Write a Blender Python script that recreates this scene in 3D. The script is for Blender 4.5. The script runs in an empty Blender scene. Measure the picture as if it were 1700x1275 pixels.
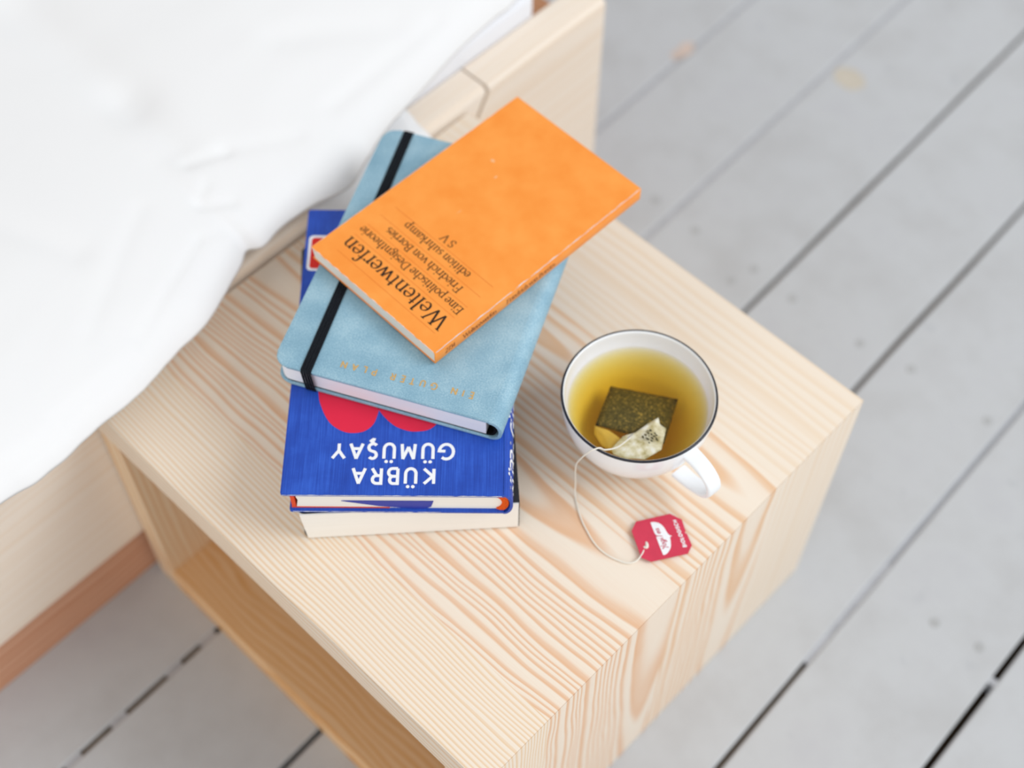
import bpy, bmesh, math, random
from mathutils import Vector, Matrix, noise
random.seed(7)
C = bpy.context.scene.collection
scn = bpy.context.scene
R = math.radians
ZT = 0.24834          # height of the nightstand top above the floor
W, D, TH = 0.355, 0.3454, 0.031

# ------------------------------------------------------------------ camera
cd = bpy.data.cameras.new('camera'); cam = bpy.data.objects.new('camera', cd); C.objects.link(cam)
rv = Vector((2.40871309, 0.974679813, -0.274272187))
Rm = Matrix.Rotation(rv.length, 3, rv.normalized())          # rows: right, down, forward
right, down, fwd = Rm[0], Rm[1], Rm[2]
M = Matrix((( right[0], -down[0], -fwd[0]), (right[1], -down[1], -fwd[1]), (right[2], -down[2], -fwd[2]))).to_4x4()
M.translation = Vector((0.52946969, -0.16727201, 0.78573714 + ZT))
cam.matrix_world = M
cd.sensor_width = 36; cd.lens = 2420.0 * 36 / 1700
cd.clip_start = 0.02; cd.clip_end = 50
cd.dof.use_dof = True; cd.dof.focus_distance = 0.80; cd.dof.aperture_fstop = 3.6
scn.camera = cam

# ------------------------------------------------------------------ light
w = bpy.data.worlds.new('world'); scn.world = w; w.use_nodes = True
bg = w.node_tree.nodes['Background']; bg.inputs[0].default_value = (1.0, 0.972, 0.944, 1); bg.inputs[1].default_value = 0.68
def area(name, loc, target, sx, sy, power, col):
    ld = bpy.data.lights.new(name, 'AREA'); ld.shape = 'RECTANGLE'; ld.size = sx; ld.size_y = sy
    ld.energy = power; ld.color = col
    o = bpy.data.objects.new(name, ld); C.objects.link(o); o.location = loc
    o.rotation_euler = (Vector(target) - Vector(loc)).to_track_quat('-Z', 'Y').to_euler()
    return o
area('window_light', (3.5, 2.6, 4.2), (0.2, 0.15, 0.25), 3.2, 2.8, 178, (0.91, 0.965, 1.0))
area('added_fill_light', (1.7, -3.1, 1.7), (0.2, 0.1, 0.25), 2.4, 1.9, 30, (1.0, 0.985, 0.96))  # added fill to brighten upright faces and the cup; no actual window there
scn.view_settings.view_transform = 'Standard'; scn.view_settings.look = 'None'
scn.view_settings.exposure = -0.05; scn.view_settings.gamma = 1.0; scn.view_settings.use_curve_mapping = False

# ------------------------------------------------------------------ helpers
def srgb(r, g, b):
    f = lambda c: (c / 255 / 12.92) if c / 255 <= 0.04045 else ((c / 255 + 0.055) / 1.055) ** 2.4
    return (f(r), f(g), f(b), 1)
def thing(name, label, cat, loc=(0, 0, 0), rz=0.0, group=None):
    o = bpy.data.objects.new(name, None); C.objects.link(o); o.empty_display_size = 0.02
    o.location = loc; o.rotation_euler = (0, 0, rz); o['label'] = label; o['category'] = cat
    if group: o['group'] = group
    return o
def tag(o, label, cat, group=None):
    o['label'] = label; o['category'] = cat
    if group: o['group'] = group
    return o
def obj(name, bm, mat, parent=None, smooth=False, normals=True, gc=None, angle=None):
    if normals: bmesh.ops.recalc_face_normals(bm, faces=bm.faces)
    me = bpy.data.meshes.new(name); bm.to_mesh(me); bm.free()
    if gc:
        a = me.attributes.new('gc', 'FLOAT_VECTOR', 'POINT')
        for i, v in enumerate(me.vertices): a.data[i].vector = gc(v.co)
    me.materials.append(mat)
    if smooth:
        me.polygons.foreach_set('use_smooth', [True] * len(me.polygons))
        if angle is not None: me.set_sharp_from_angle(angle=angle)
    o = bpy.data.objects.new(name, me); C.objects.link(o)
    if parent: o.parent = parent
    return o
def hexa(bm, p):      # p: 8 corners, bottom 4 ccw, top 4 ccw
    v = [bm.verts.new(q) for q in p]
    for f in ((3, 2, 1, 0), (4, 5, 6, 7), (0, 1, 5, 4), (1, 2, 6, 5), (2, 3, 7, 6), (3, 0, 4, 7)): bm.faces.new([v[i] for i in f])
    return v
def box(bm, x0, x1, y0, y1, z0, z1):
    return hexa(bm, [(x0, y0, z0), (x1, y0, z0), (x1, y1, z0), (x0, y1, z0), (x0, y0, z1), (x1, y0, z1), (x1, y1, z1), (x0, y1, z1)])
def bevel_where(bm, test, off, seg=3):
    es = [e for e in bm.edges if test(e.verts[0].co, e.verts[1].co)]
    if es: bmesh.ops.bevel(bm, geom=es, offset=off, segments=seg, affect='EDGES', profile=0.5)
def prism(bm, pts, z0, z1):
    a = [bm.verts.new((x, y, z0)) for x, y in pts]; b = [bm.verts.new((x, y, z1)) for x, y in pts]; n = len(pts)
    bm.faces.new(a[::-1]); bm.faces.new(b)
    for i in range(n): bm.faces.new((a[i], a[(i + 1) % n], b[(i + 1) % n], b[i]))
def extrude_y(bm, pts, y0, y1):   # closed xz section along y
    a = [bm.verts.new((x, y0, z)) for x, z in pts]; b = [bm.verts.new((x, y1, z)) for x, z in pts]; n = len(pts)
    bm.faces.new(a); bm.faces.new(b[::-1])
    for i in range(n): bm.faces.new((a[i], b[i], b[(i + 1) % n], a[(i + 1) % n]))
def catmull(pts, n):
    P = [Vector(p) for p in pts]; P = [2 * P[0] - P[1]] + P + [2 * P[-1] - P[-2]]; out = []
    for i in range(1, len(P) - 2):
        for k in range(n):
            t = k / n; a, b, c, d = P[i - 1], P[i], P[i + 1], P[i + 2]
            out.append(0.5 * ((2 * b) + (c - a) * t + (2 * a - 5 * b + 4 * c - d) * t * t + (3 * b - a - 3 * c + d) * t ** 3))
    out.append(P[-2]); return out
def tube(bm, pts, r, n=8):
    rings = []
    for i, p in enumerate(pts):
        t = (pts[min(i + 1, len(pts) - 1)] - pts[max(i - 1, 0)]).normalized()
        a = t.cross(Vector((0, 0, 1)));  a = a.normalized() if a.length > 1e-4 else Vector((1, 0, 0)); b = t.cross(a).normalized()
        rings.append([bm.verts.new(p + (a * math.cos(k * 2 * math.pi / n) + b * math.sin(k * 2 * math.pi / n)) * r) for k in range(n)])
    for i in range(len(rings) - 1):
        for k in range(n): bm.faces.new((rings[i][k], rings[i][(k + 1) % n], rings[i + 1][(k + 1) % n], rings[i + 1][k]))
    bm.faces.new(rings[0]); bm.faces.new(rings[-1][::-1])
def lathe(bm, prof, n=96, close=True):
    rings = []
    for r, z in prof:
        if r < 1e-6: rings.append([bm.verts.new((0, 0, z))])
        else: rings.append([bm.verts.new((r * math.cos(2 * math.pi * k / n), r * math.sin(2 * math.pi * k / n), z)) for k in range(n)])
    m = len(rings)
    for i in range(m if close else m - 1):
        A, B = rings[i], rings[(i + 1) % m]
        if len(A) == 1 and len(B) == 1: continue
        for k in range(n):
            k2 = (k + 1) % n
            if len(A) == 1: bm.faces.new((A[0], B[k], B[k2]))
            elif len(B) == 1: bm.faces.new((A[k], A[k2], B[0]))
            else: bm.faces.new((A[k], A[k2], B[k2], B[k]))

# ------------------------------------------------------------------ materials
class N:
    def __init__(s, name):
        s.m = bpy.data.materials.new(name); s.m.use_nodes = True; s.t = s.m.node_tree
        s.b = s.t.nodes['Principled BSDF']; s.out = s.t.nodes['Material Output']
    def n(s, kind, **kw):
        x = s.t.nodes.new(kind)
        for k, v in kw.items():
            if k.startswith('i_'):
                key = k[2:]; x.inputs[int(key) if key.isdigit() else key].default_value = v
            else: setattr(x, k, v)
        return x
    def l(s, a, b): s.t.links.new(a, b)
    def math(s, op, a, b=None, c=None):
        x = s.t.nodes.new('ShaderNodeMath'); x.operation = op
        for i, v in enumerate((a, b, c)):
            if v is None: continue
            if hasattr(v, 'is_linked') or hasattr(v, 'links'): s.l(v, x.inputs[i])
            else: x.inputs[i].default_value = v
        return x.outputs[0]
    def ramp(s, fac, stops, interp='LINEAR'):
        r = s.t.nodes.new('ShaderNodeValToRGB'); r.color_ramp.interpolation = interp
        e = r.color_ramp.elements
        while len(e) < len(stops): e.new(0.5)
        for i, (p, c) in enumerate(stops): e[i].position = p; e[i].color = c
        s.l(fac, r.inputs[0]); return r.outputs[0]
    def mix(s, f, a, b, mode='MIX'):
        x = s.t.nodes.new('ShaderNodeMix'); x.data_type = 'RGBA'; x.blend_type = mode
        for v, k in ((f, 0), (a, 6), (b, 7)):
            if hasattr(v, 'links'): s.l(v, x.inputs[k])
            else: x.inputs[k].default_value = v
        return x.outputs[2]
    def bump(s, h, strength, dist):
        x = s.n('ShaderNodeBump'); x.inputs['Strength'].default_value = strength; x.inputs['Distance'].default_value = dist
        s.l(h, x.inputs['Height']); s.l(x.outputs[0], s.b.inputs['Normal'])
def plain(name, col, rough=0.6, spec=0.3, noise_amt=0.0, scale=200, bump=0.0, metal=0.0):
    m = N(name); m.b.inputs['Roughness'].default_value = rough; m.b.inputs['Specular IOR Level'].default_value = spec
    m.b.inputs['Metallic'].default_value = metal
    tc = m.n('ShaderNodeTexCoord'); nz = m.n('ShaderNodeTexNoise', i_Scale=scale, i_Detail=4.0); m.l(tc.outputs['Object'], nz.inputs['Vector'])
    c2 = tuple(c * (1 - noise_amt) for c in col[:3]) + (1,)
    c3 = tuple(min(1, c * (1 + noise_amt)) for c in col[:3]) + (1,)
    m.l(m.ramp(nz.outputs[0], [(0.3, c2), (0.7, c3)]), m.b.inputs['Base Color'])
    if bump: m.bump(nz.outputs[0], bump, 0.0004)
    return m.m
def wood(name, v0, h, sp, seed=0.0, s=0.0, light=(240, 224, 199), dark=(228, 186, 142), wob=0.004, strength=1.0, rough=0.5, late=0.62, knots=0):
    """Pine. gc = (along the grain, across, depth) in metres; growth rings round a virtual pith line."""
    m = N(name); m.b.inputs['Roughness'].default_value = rough; m.b.inputs['Specular IOR Level'].default_value = 0.25
    at = m.n('ShaderNodeAttribute', attribute_name='gc')
    sep = m.n('ShaderNodeSeparateXYZ'); m.l(at.outputs['Vector'], sep.inputs[0]); u, v, q = sep.outputs
    # long soft waves of the grain
    mp = m.n('ShaderNodeMapping'); mp.inputs['Scale'].default_value = (7.5, 22, 22); mp.inputs['Location'].default_value = (seed, seed * 1.7, 0)
    m.l(at.outputs['Vector'], mp.inputs[0]); nz = m.n('ShaderNodeTexNoise', i_Scale=1.0, i_Detail=2.0, i_Roughness=0.45); m.l(mp.outputs[0], nz.inputs['Vector'])
    wv = m.math('MULTIPLY', m.math('SUBTRACT', nz.outputs[0], 0.5), wob * 2)
    mp3 = m.n('ShaderNodeMapping'); mp3.inputs['Scale'].default_value = (30, 120, 120); mp3.inputs['Location'].default_value = (seed * 2, 0, 3)
    m.l(at.outputs['Vector'], mp3.inputs[0]); nz3 = m.n('ShaderNodeTexNoise', i_Scale=1.0, i_Detail=1.0); m.l(mp3.outputs[0], nz3.inputs['Vector'])
    wv = m.math('ADD', wv, m.math('MULTIPLY', m.math('SUBTRACT', nz3.outputs[0], 0.5), wob * 0.16))
    a = m.math('ADD', m.math('SUBTRACT', v, v0), wv)
    b = m.math('ADD', m.math('ADD', q, h), m.math('MULTIPLY', u, s))
    rr = m.math('SQRT', m.math('ADD', m.math('MULTIPLY', a, a), m.math('MULTIPLY', b, b)))
    # uneven ring widths
    nr = m.n('ShaderNodeTexNoise', noise_dimensions='1D', i_Scale=55.0, i_Detail=1.0); m.l(m.math('ADD', rr, seed), nr.inputs['W'])
    ring = m.math('ADD', m.math('DIVIDE', rr, sp), m.math('MULTIPLY', nr.outputs[0], 2.2))
    fr = m.math('FRACT', ring)
    prof = m.ramp(fr, [(0.0, (0, 0, 0, 1)), (late - 0.25, (0.1, 0.1, 0.1, 1)), (late, (0.75, 0.75, 0.75, 1)), (late + 0.2, (1, 1, 1, 1)), (1.0, (0.0, 0.0, 0.0, 1))], 'EASE')
    # fibres
    mp2 = m.n('ShaderNodeMapping'); mp2.inputs['Scale'].default_value = (18, 1500, 1500); m.l(at.outputs['Vector'], mp2.inputs[0])
    nf = m.n('ShaderNodeTexNoise', i_Scale=1.0, i_Detail=3.0); m.l(mp2.outputs[0], nf.inputs['Vector'])
    fac = m.math('MULTIPLY', m.math('ADD', prof, m.math('MULTIPLY', m.math('SUBTRACT', nf.outputs[0], 0.5), 0.35)), strength)
    nb = m.n('ShaderNodeTexNoise', i_Scale=9.0, i_Detail=2.0); m.l(at.outputs['Vector'], nb.inputs['Vector'])
    fac = m.math('MULTIPLY', fac, m.math('ADD', 0.55, m.math('MULTIPLY', nb.outputs[0], 0.9)))
    fc = m.n('ShaderNodeClamp'); m.l(fac, fc.inputs[0])
    col = m.mix(fc.outputs[0], srgb(*light), srgb(*dark))
    m.l(col, m.b.inputs['Base Color'])
    m.bump(nf.outputs[0], 0.12, 0.0003)
    return m.m

# ------------------------------------------------------------------ floor
def floor_mat(name, seed):
    m = N(name); m.b.inputs['Roughness'].default_value = 0.55; m.b.inputs['Specular IOR Level'].default_value = 0.25
    tc = m.n('ShaderNodeTexCoord'); mp = m.n('ShaderNodeMapping'); mp.inputs['Location'].default_value = (seed, seed * 3, 0); m.l(tc.outputs['Object'], mp.inputs[0])
    n1 = m.n('ShaderNodeTexNoise', i_Scale=14.0, i_Detail=5.0, i_Roughness=0.6); m.l(mp.outputs[0], n1.inputs['Vector'])
    base = m.ramp(n1.outputs[0], [(0.3, srgb(186, 188, 191)), (0.55, srgb(194, 197, 201)), (0.75, srgb(190, 192, 197))])
    n2 = m.n('ShaderNodeTexNoise', i_Scale=38.0, i_Detail=2.0); m.l(mp.outputs[0], n2.inputs['Vector'])
    spots = m.ramp(n2.outputs[0], [(0.68, (0, 0, 0, 1)), (0.78, (1, 1, 1, 1))])
    col = m.mix(m.math('MULTIPLY', spots, 0.35), base, srgb(172, 176, 182))
    m.l(col, m.b.inputs['Base Color'])
    n3 = m.n('ShaderNodeTexNoise', i_Scale=6.0, i_Detail=4.0); mp2 = m.n('ShaderNodeMapping'); mp2.inputs['Scale'].default_value = (6, 1, 1); m.l(tc.outputs['Object'], mp2.inputs[0]); m.l(mp2.outputs[0], n3.inputs['Vector'])
    m.bump(n3.outputs[0], 0.25, 0.002)
    return m.m
fmats = [floor_mat('painted_plank_%d' % i, i * 2.3) for i in range(4)]
sub_m = plain('subfloor', srgb(70, 58, 46), 0.9, 0.1, 0.2, 30)
putty_m = plain('gap_filler', srgb(176, 178, 184), 0.8, 0.1, 0.08, 60)
putty_d = plain('gap_dirt', srgb(116, 104, 92), 0.9, 0.1, 0.25, 60)
nail_m = plain('nail_head', srgb(176, 178, 180), 0.6, 0.2, 0.05, 300)
stain_m = plain('bare_wood_patch', srgb(200, 193, 180), 0.6, 0.2, 0.05, 80)
peach_m = plain('bare_wood_chip', srgb(208, 190, 180), 0.6, 0.2, 0.1, 120)
fl = bpy.data.objects.new('floor', None); C.objects.link(fl); fl['kind'] = 'structure'
SL = -0.03
seams = [-1.23, -1.11, -0.99, -0.87, -0.75, -0.63, -0.51, -0.39, -0.275, -0.16, -0.046, 0.070, 0.185, 0.303, 0.4165, 0.529, 0.645, 0.76, 0.875, 0.99]
Y0, Y1 = -0.75, 1.9
nails = {(-0.046): [], }
nail_pts = [(0.033, 0.55), (0.082, 0.548), (0.141, 0.527), (0.1475, 0.551), (0.192, 0.549), (0.263, 0.552), (0.310, 0.561), (0.386, 0.563), (0.459, 0.383), (0.495, 0.39), (0.33, 1.12), (0.37, 1.12)]
for i in range(len(seams) - 1):
    g0, g1 = 0.0022, 0.0022
    x0, x1 = seams[i] + g0, seams[i + 1] - g1
    bm = bmesh.new(); n = 26; rows = []
    for k in range(n + 1):
        y = Y0 + (Y1 - Y0) * k / n
        j0 = noise.noise(Vector((i * 3.1, y * 9, 0))) * 0.0013; j1 = noise.noise(Vector(((i + 1) * 3.1 + 50, y * 9, 0))) * 0.0013
        rows.append([bm.verts.new((x0 + SL * y + j0, y, -0.018)), bm.verts.new((x1 + SL * y + j1, y, -0.018)),
                     bm.verts.new((x1 + SL * y + j1, y, -0.0012)), bm.verts.new((x1 + SL * y + j1 - 0.0015, y, 0)),
                     bm.verts.new((x0 + SL * y + j0 + 0.0015, y, 0)), bm.verts.new((x0 + SL * y + j0, y, -0.0012))])
    for k in range(n):
        for q in range(6): bm.faces.new((rows[k][q], rows[k][(q + 1) % 6], rows[k + 1][(q + 1) % 6], rows[k + 1][q]))
    bm.faces.new(rows[0]); bm.faces.new(rows[-1][::-1])
    pl = obj('floorboard', bm, fmats[i % 4], fl)
    for (nx, ny) in nail_pts:
        xx = nx - SL * ny
        if seams[i] + 0.004 < xx < seams[i + 1] - 0.004:
            bm = bmesh.new(); rr = 0.0037
            lathe(bm, [(0, 0.0), (rr * 1.1, 0.0), (rr, 0.0004), (0, 0.0003)], 14, False); bmesh.ops.translate(bm, verts=bm.verts, vec=(nx, ny, 0.00002))
            obj('nail_head', bm, nail_m, pl)
    if i == 11:   # worn patch to bare wood
        bm = bmesh.new(); pts = []
        for k in range(24):
            a = k / 24 * 2 * math.pi; r = 0.017 * (1 + 0.25 * noise.noise(Vector((math.cos(a) * 2, math.sin(a) * 2, 4))))
            pts.append((0.068 + math.cos(a) * r * 1.0, 0.797 + math.sin(a) * r * 0.8))
        prism(bm, pts, 0.00003, 0.00012); obj('worn_patch', bm, stain_m, pl)
    if i == 9:
        bm = bmesh.new(); pts = [(-0.072 + math.cos(k / 16 * 6.283) * 0.007 * (1 + .3 * math.sin(k * 2.1)), 0.712 + math.sin(k / 16 * 6.283) * 0.016) for k in range(16)]
        prism(bm, pts, 0.00003, 0.00012); obj('worn_patch', bm, peach_m, pl)
bm = bmesh.new(); box(bm, seams[0] + .03, seams[-1] - .03, Y0, Y1, -0.03, -0.019); obj('subfloor', bm, sub_m, fl)
# paint and dirt that fill some of the gaps
def filler(seam, ya, yb, z, mat):
    bm = bmesh.new(); xs = seams[seam]
    hexa(bm, [(xs + SL * ya - .0036, ya, -.017), (xs + SL * ya + .0036, ya, -.017), (xs + SL * yb + .0036, yb, -.017), (xs + SL * yb - .0036, yb, -.017),
              (xs + SL * ya - .0036, ya, z), (xs + SL * ya + .0036, ya, z), (xs + SL * yb + .0036, yb, z), (xs + SL * yb - .0036, yb, z)])
    obj('gap_filler', bm, mat, fl)
filler(10, -0.7, 1.85, -0.0014, putty_m)
filler(11, 0.35, 1.85, -0.0012, putty_m)
for a_, b_ in ((-.6, -.14), (-.128, -.098), (-.083, -.045), (-.037, -.012), (-.004, .02)): filler(11, b_ - .006, b_ + .008, -0.001, putty_m)
filler(11, -0.7, 0.30, -0.004, putty_d)
filler(14, 0.29, 0.40, -0.002, putty_m); filler(14, 0.40, 0.9, -0.0035, putty_m); filler(14, -0.3, 0.29, -0.008, putty_d)
filler(13, 0.3, 1.5, -0.007, putty_d); filler(12, 0.3, 1.5, -0.0065, putty_d); filler(15, 0.372, 0.378, -0.0012, putty_m)

# ------------------------------------------------------------------ nightstand
ns = thing('nightstand', 'low open-fronted pine box nightstand beside the bed, holding books and tea', 'nightstand', (0, 0, 0))
bm_specs = [(0.0, 0.052, dict(v0=0.075, h=0.030, sp=0.0027, s=-0.055, seed=1.0, light=(238, 226, 211), dark=(230, 201, 167), late=.6)),
            (0.052, 0.165, dict(v0=0.150, h=0.022, sp=0.0044, s=0.035, seed=4.2, light=(237, 224, 208), dark=(226, 184, 149), wob=.008)),
            (0.165, 0.262, dict(v0=0.24, h=0.018, sp=0.0050, s=0.03, seed=8.4, light=(237, 224, 208), dark=(228, 190, 154), wob=.007)),
            (0.262, D, dict(v0=0.40, h=0.05, sp=0.0065, s=0.0, seed=11.0, light=(236, 223, 207), dark=(229, 203, 172), strength=.5))]
top_mats = []; GX = 0.0012
for i, (y0, y1, kw) in enumerate(bm_specs):
    mt = wood('pine_board_%d' % i, **kw); top_mats.append(mt)
    bm = bmesh.new()
    hexa(bm, [(GX, y0, ZT - TH), (W - TH, y0, ZT - TH), (W - TH, y1, ZT - TH), (GX, y1, ZT - TH), (GX, y0, ZT), (W, y0, ZT), (W, y1, ZT), (GX, y1, ZT)])
    bevel_where(bm, lambda a, b: abs(a.x - W) < 1e-5 and abs(b.x - W) < 1e-5 and abs(a.z - ZT) < 1e-5 and abs(b.z - ZT) < 1e-5, 0.0005, 2)
    if i == 0: bevel_where(bm, lambda a, b: abs(a.y) < 1e-5 and abs(b.y) < 1e-5 and a.z > ZT - .002 and b.z > ZT - .002 and abs(a.x - b.x) > .1, 0.0035, 4)
    if i == 3: bevel_where(bm, lambda a, b: abs(a.y - D) < 1e-5 and abs(b.y - D) < 1e-5 and a.z > ZT - .002 and b.z > ZT - .002 and abs(a.x - b.x) > .1, 0.0012, 2)
    obj('board', bm, mt, ns, gc=lambda c: (c.x, c.y, ZT - c.z), smooth=True, angle=R(30))
    bm = bmesh.new()
    g = 0.00025
    hexa(bm, [(W - TH, y0, 0.0005), (W, y0, 0.0005), (W, y1, 0.0005), (W - TH, y1, 0.0005), (W - TH, y0, ZT - TH - g), (W, y0, ZT - g), (W, y1, ZT - g), (W - TH, y1, ZT - TH - g)])
    bevel_where(bm, lambda a, b: abs(a.x - W) < 1e-5 and abs(b.x - W) < 1e-5 and a.z > ZT - .001 and b.z > ZT - .001, 0.0004, 2)
    if i == 3: bevel_where(bm, lambda a, b: abs(a.x - W) < 1e-3 and abs(b.x - W) < 1e-3 and abs(a.y - D) < 1e-5 and abs(b.y - D) < 1e-5 and abs(a.z - b.z) > .05, 0.0012, 2)
    obj('board', bm, mt, ns, gc=lambda c: (W + (ZT - c.z), c.y, W - c.x), smooth=True, angle=R(30))
inner = wood('pine_inner', v0=0.17, h=0.012, sp=0.0065, s=0.05, seed=21, light=(238, 200, 155), dark=(226, 172, 112), wob=.016)
sidem = wood('pine_side', v0=0.10, h=0.03, sp=0.004, s=0.03, seed=25, light=(238, 214, 182), dark=(228, 188, 144))
LT = 0.0215
bm = bmesh.new(); box(bm, 0.0016, LT, 0.0005, D - .0005, 0.0005, ZT - TH - .0002); bevel_where(bm, lambda a, b: abs(a.y) < 6e-4 and abs(b.y) < 6e-4, .0012, 2)
obj('side_panel', bm, sidem, ns, gc=lambda c: (ZT - c.z, c.y, c.x))
bm = bmesh.new(); box(bm, LT + .0001, W - TH - .0001, 0.0005, D - .0005, 0.0005, TH - .006); bevel_where(bm, lambda a, b: abs(a.y) < 6e-4 and abs(b.y) < 6e-4 and a.z > .01 and b.z > .01, .0015, 2)
obj('bottom_panel', bm, inner, ns, gc=lambda c: (c.x, c.y, TH - c.z))
bm = bmesh.new(); box(bm, LT + .0001, W - TH - .0001, D - 0.016, D - 0.004, TH - .0058, ZT - TH - .0002)
obj('back_panel', bm, sidem, ns, gc=lambda c: (c.x, c.z, c.y))
# hooking rail that lies in the notch of the bed rail
RT = 0.008; RX = -0.029
railm = wood('pine_rail', v0=-0.2, h=0.03, sp=0.009, seed=31, light=(243, 231, 217), dark=(236, 213, 188), wob=.008, strength=.42)
def bar_profile(x0, x1, z0, z1, r, n=5):
    pts = [(x0, z0), (x1, z0)]
    for k in range(n + 1): a = k / n * math.pi / 2; pts.append((x1 - r + r * math.cos(a), z1 - r + r * math.sin(a)))
    for k in range(n + 1): a = math.pi / 2 + k / n * math.pi / 2; pts.append((x0 + .003 + .003 * math.cos(a), z1 - .003 + .003 * math.sin(a)))
    return pts
bm = bmesh.new()
pts = bar_profile(RX, -0.0012, ZT - 0.024, ZT + RT, 0.0065)
extrude_y(bm, pts, 0.004, 0.3655)
for v in bm.verts:
    if v.co.y < 0.1 and v.co.x > -.02: v.co.x -= .0022
    if v.co.y > 0.3: v.co.y -= 0.016 * max(0, (ZT + RT - 0.004 - v.co.z)) / 0.028
obj('hanging_strip', bm, railm, ns, smooth=True, angle=R(40), gc=lambda c: (c.y, c.x * 2, ZT - c.z))

# ------------------------------------------------------------------ bed
bed = thing('bed', 'low pine bed frame standing along the left side of the nightstand', 'bed', (0, 0, 0))
YB0, YB1 = -0.8, 0.494
bm = bmesh.new()
extrude_y(bm, bar_profile(RX, 0.0, ZT - 0.025 , ZT + RT, 0.0045), 0.3675, YB1)
for v in bm.verts:
    if v.co.y < 0.37: v.co.y -= 0.016 * max(0, (ZT + RT - 0.004 - v.co.z)) / 0.028
obj('rail_end', bm, railm, bed, smooth=True, angle=R(40), gc=lambda c: (c.y, c.x * 1.5 - c.z, ZT - c.z))
bm = bmesh.new(); extrude_y(bm, bar_profile(RX, 0.0, ZT - 0.025, ZT + RT, 0.0045), YB0, 0.003)
obj('rail_end', bm, railm, bed, smooth=True, angle=R(40), gc=lambda c: (c.y, c.x * 1.5 - c.z, ZT - c.z))
bm = bmesh.new(); box(bm, RX, 0.0, YB0, YB1, ZT - 0.1834, ZT - 0.0251)
bevel_where(bm, lambda a, b: abs(a.x) < 1e-5 and abs(b.x) < 1e-5 and a.z < ZT - .18 and b.z < ZT - .18, .002, 2)
obj('side_rail', bm, railm, bed, gc=lambda c: (c.y, c.x * 1.5 - c.z, ZT - c.z))
plm = wood('larch_plinth', v0=0.1, h=0.03, sp=0.008, seed=41, light=(214, 165, 136), dark=(198, 141, 108), wob=.008)
bm = bmesh.new(); box(bm, RX, -0.0068, YB0, YB1 - .006, 0.0004, ZT - 0.1836)
obj('plinth', bm, plm, bed, gc=lambda c: (c.y, c.z, c.x))
slm = wood('slat_wood', v0=0.1, h=0.03, sp=0.006, seed=45, light=(190, 140, 105), dark=(165, 110, 76))
bm = bmesh.new(); box(bm, -0.98, RX - .0003, YB1 - .024, YB1 - .001, ZT - .1834, ZT - .030)
obj('foot_rail', bm, slm, bed, gc=lambda c: (c.x, c.y - c.z, ZT - c.z))
bm = bmesh.new(); box(bm, -0.98, RX - .0003, YB1 - .025, YB1 - .008, 0.0004, ZT - .1836); obj('plinth', bm, plm, bed, gc=lambda c: (c.x, c.z, c.y))
for k in range(12):
    y = -0.74 + k * 0.105
    bm = bmesh.new(); box(bm, -0.97, RX - .0008, y, y + .07, ZT - .115, ZT - .095); obj('slat', bm, slm, bed, gc=lambda c: (c.x, c.y, c.z))
# mattress
cloth = N('mattress_ticking'); cloth.b.inputs['Roughness'].default_value = .9; cloth.b.inputs['Base Color'].default_value = srgb(236, 238, 244); cloth.b.inputs['Specular IOR Level'].default_value = .1
tc = cloth.n('ShaderNodeTexCoord'); nn = cloth.n('ShaderNodeTexNoise', i_Scale=900.0); cloth.l(tc.outputs['Object'], nn.inputs['Vector']); cloth.bump(nn.outputs[0], .3, .0003)
bm = bmesh.new(); box(bm, -0.95, RX - .0008, -0.78, 0.4475, ZT - .0945, ZT + .0262)
bmesh.ops.bevel(bm, geom=list(bm.edges), offset=.006, segments=4, affect='EDGES', profile=.5)
tag(obj('mattress', bm, cloth.m, None, smooth=True), 'white mattress lying in the pine bed frame under the duvet', 'mattress')

# ------------------------------------------------------------------ duvet
dv = N('white_linen'); dv.b.inputs['Roughness'].default_value = .95; dv.b.inputs['Specular IOR Level'].default_value = .05
dv.b.inputs['Base Color'].default_value = srgb(238, 239, 241)
tc = dv.n('ShaderNodeTexCoord'); n1 = dv.n('ShaderNodeTexNoise', i_Scale=700.0, i_Detail=2.0); dv.l(tc.outputs['Object'], n1.inputs['Vector'])
n2 = dv.n('ShaderNodeTexNoise', i_Scale=24.0, i_Detail=5.0, i_Distortion=0.8); dv.l(tc.outputs['Object'], n2.inputs['Vector'])
hh = dv.math('ADD', dv.math('MULTIPLY', n1.outputs[0], .10), dv.math('MULTIPLY', n2.outputs[0], 1.0)); dv.bump(hh, .2, .0018)
hem = [(0.06, -0.78), (0.052, -0.5), (0.05, -0.25), (0.047, -0.14), (0.043, -0.084), (0.046, -0.060), (0.045, -0.035), (0.042, -0.013), (0.041, 0.020), (0.034, 0.053), (0.030, 0.081), (0.020, 0.106),
       (0.010, 0.128), (0.0035, 0.138), (0.0085, 0.148), (0.005, 0.168), (0.006, 0.194), (0.0115, 0.221), (0.002, 0.246), (-0.008, 0.274), (-0.017, 0.317), (-0.026, 0.362), (-0.030, 0.400), (-0.032, 0.428), (-0.042, 0.444), (-0.075, 0.452), (-0.14, 0.456)]
H3 = catmull([(x, y, 0) for x, y in hem], 9)
H3 = [Vector((p.x + .0006 * noise.noise(Vector((p.y * 90, 3, 0))), p.y, 0)) for p in H3]
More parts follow.
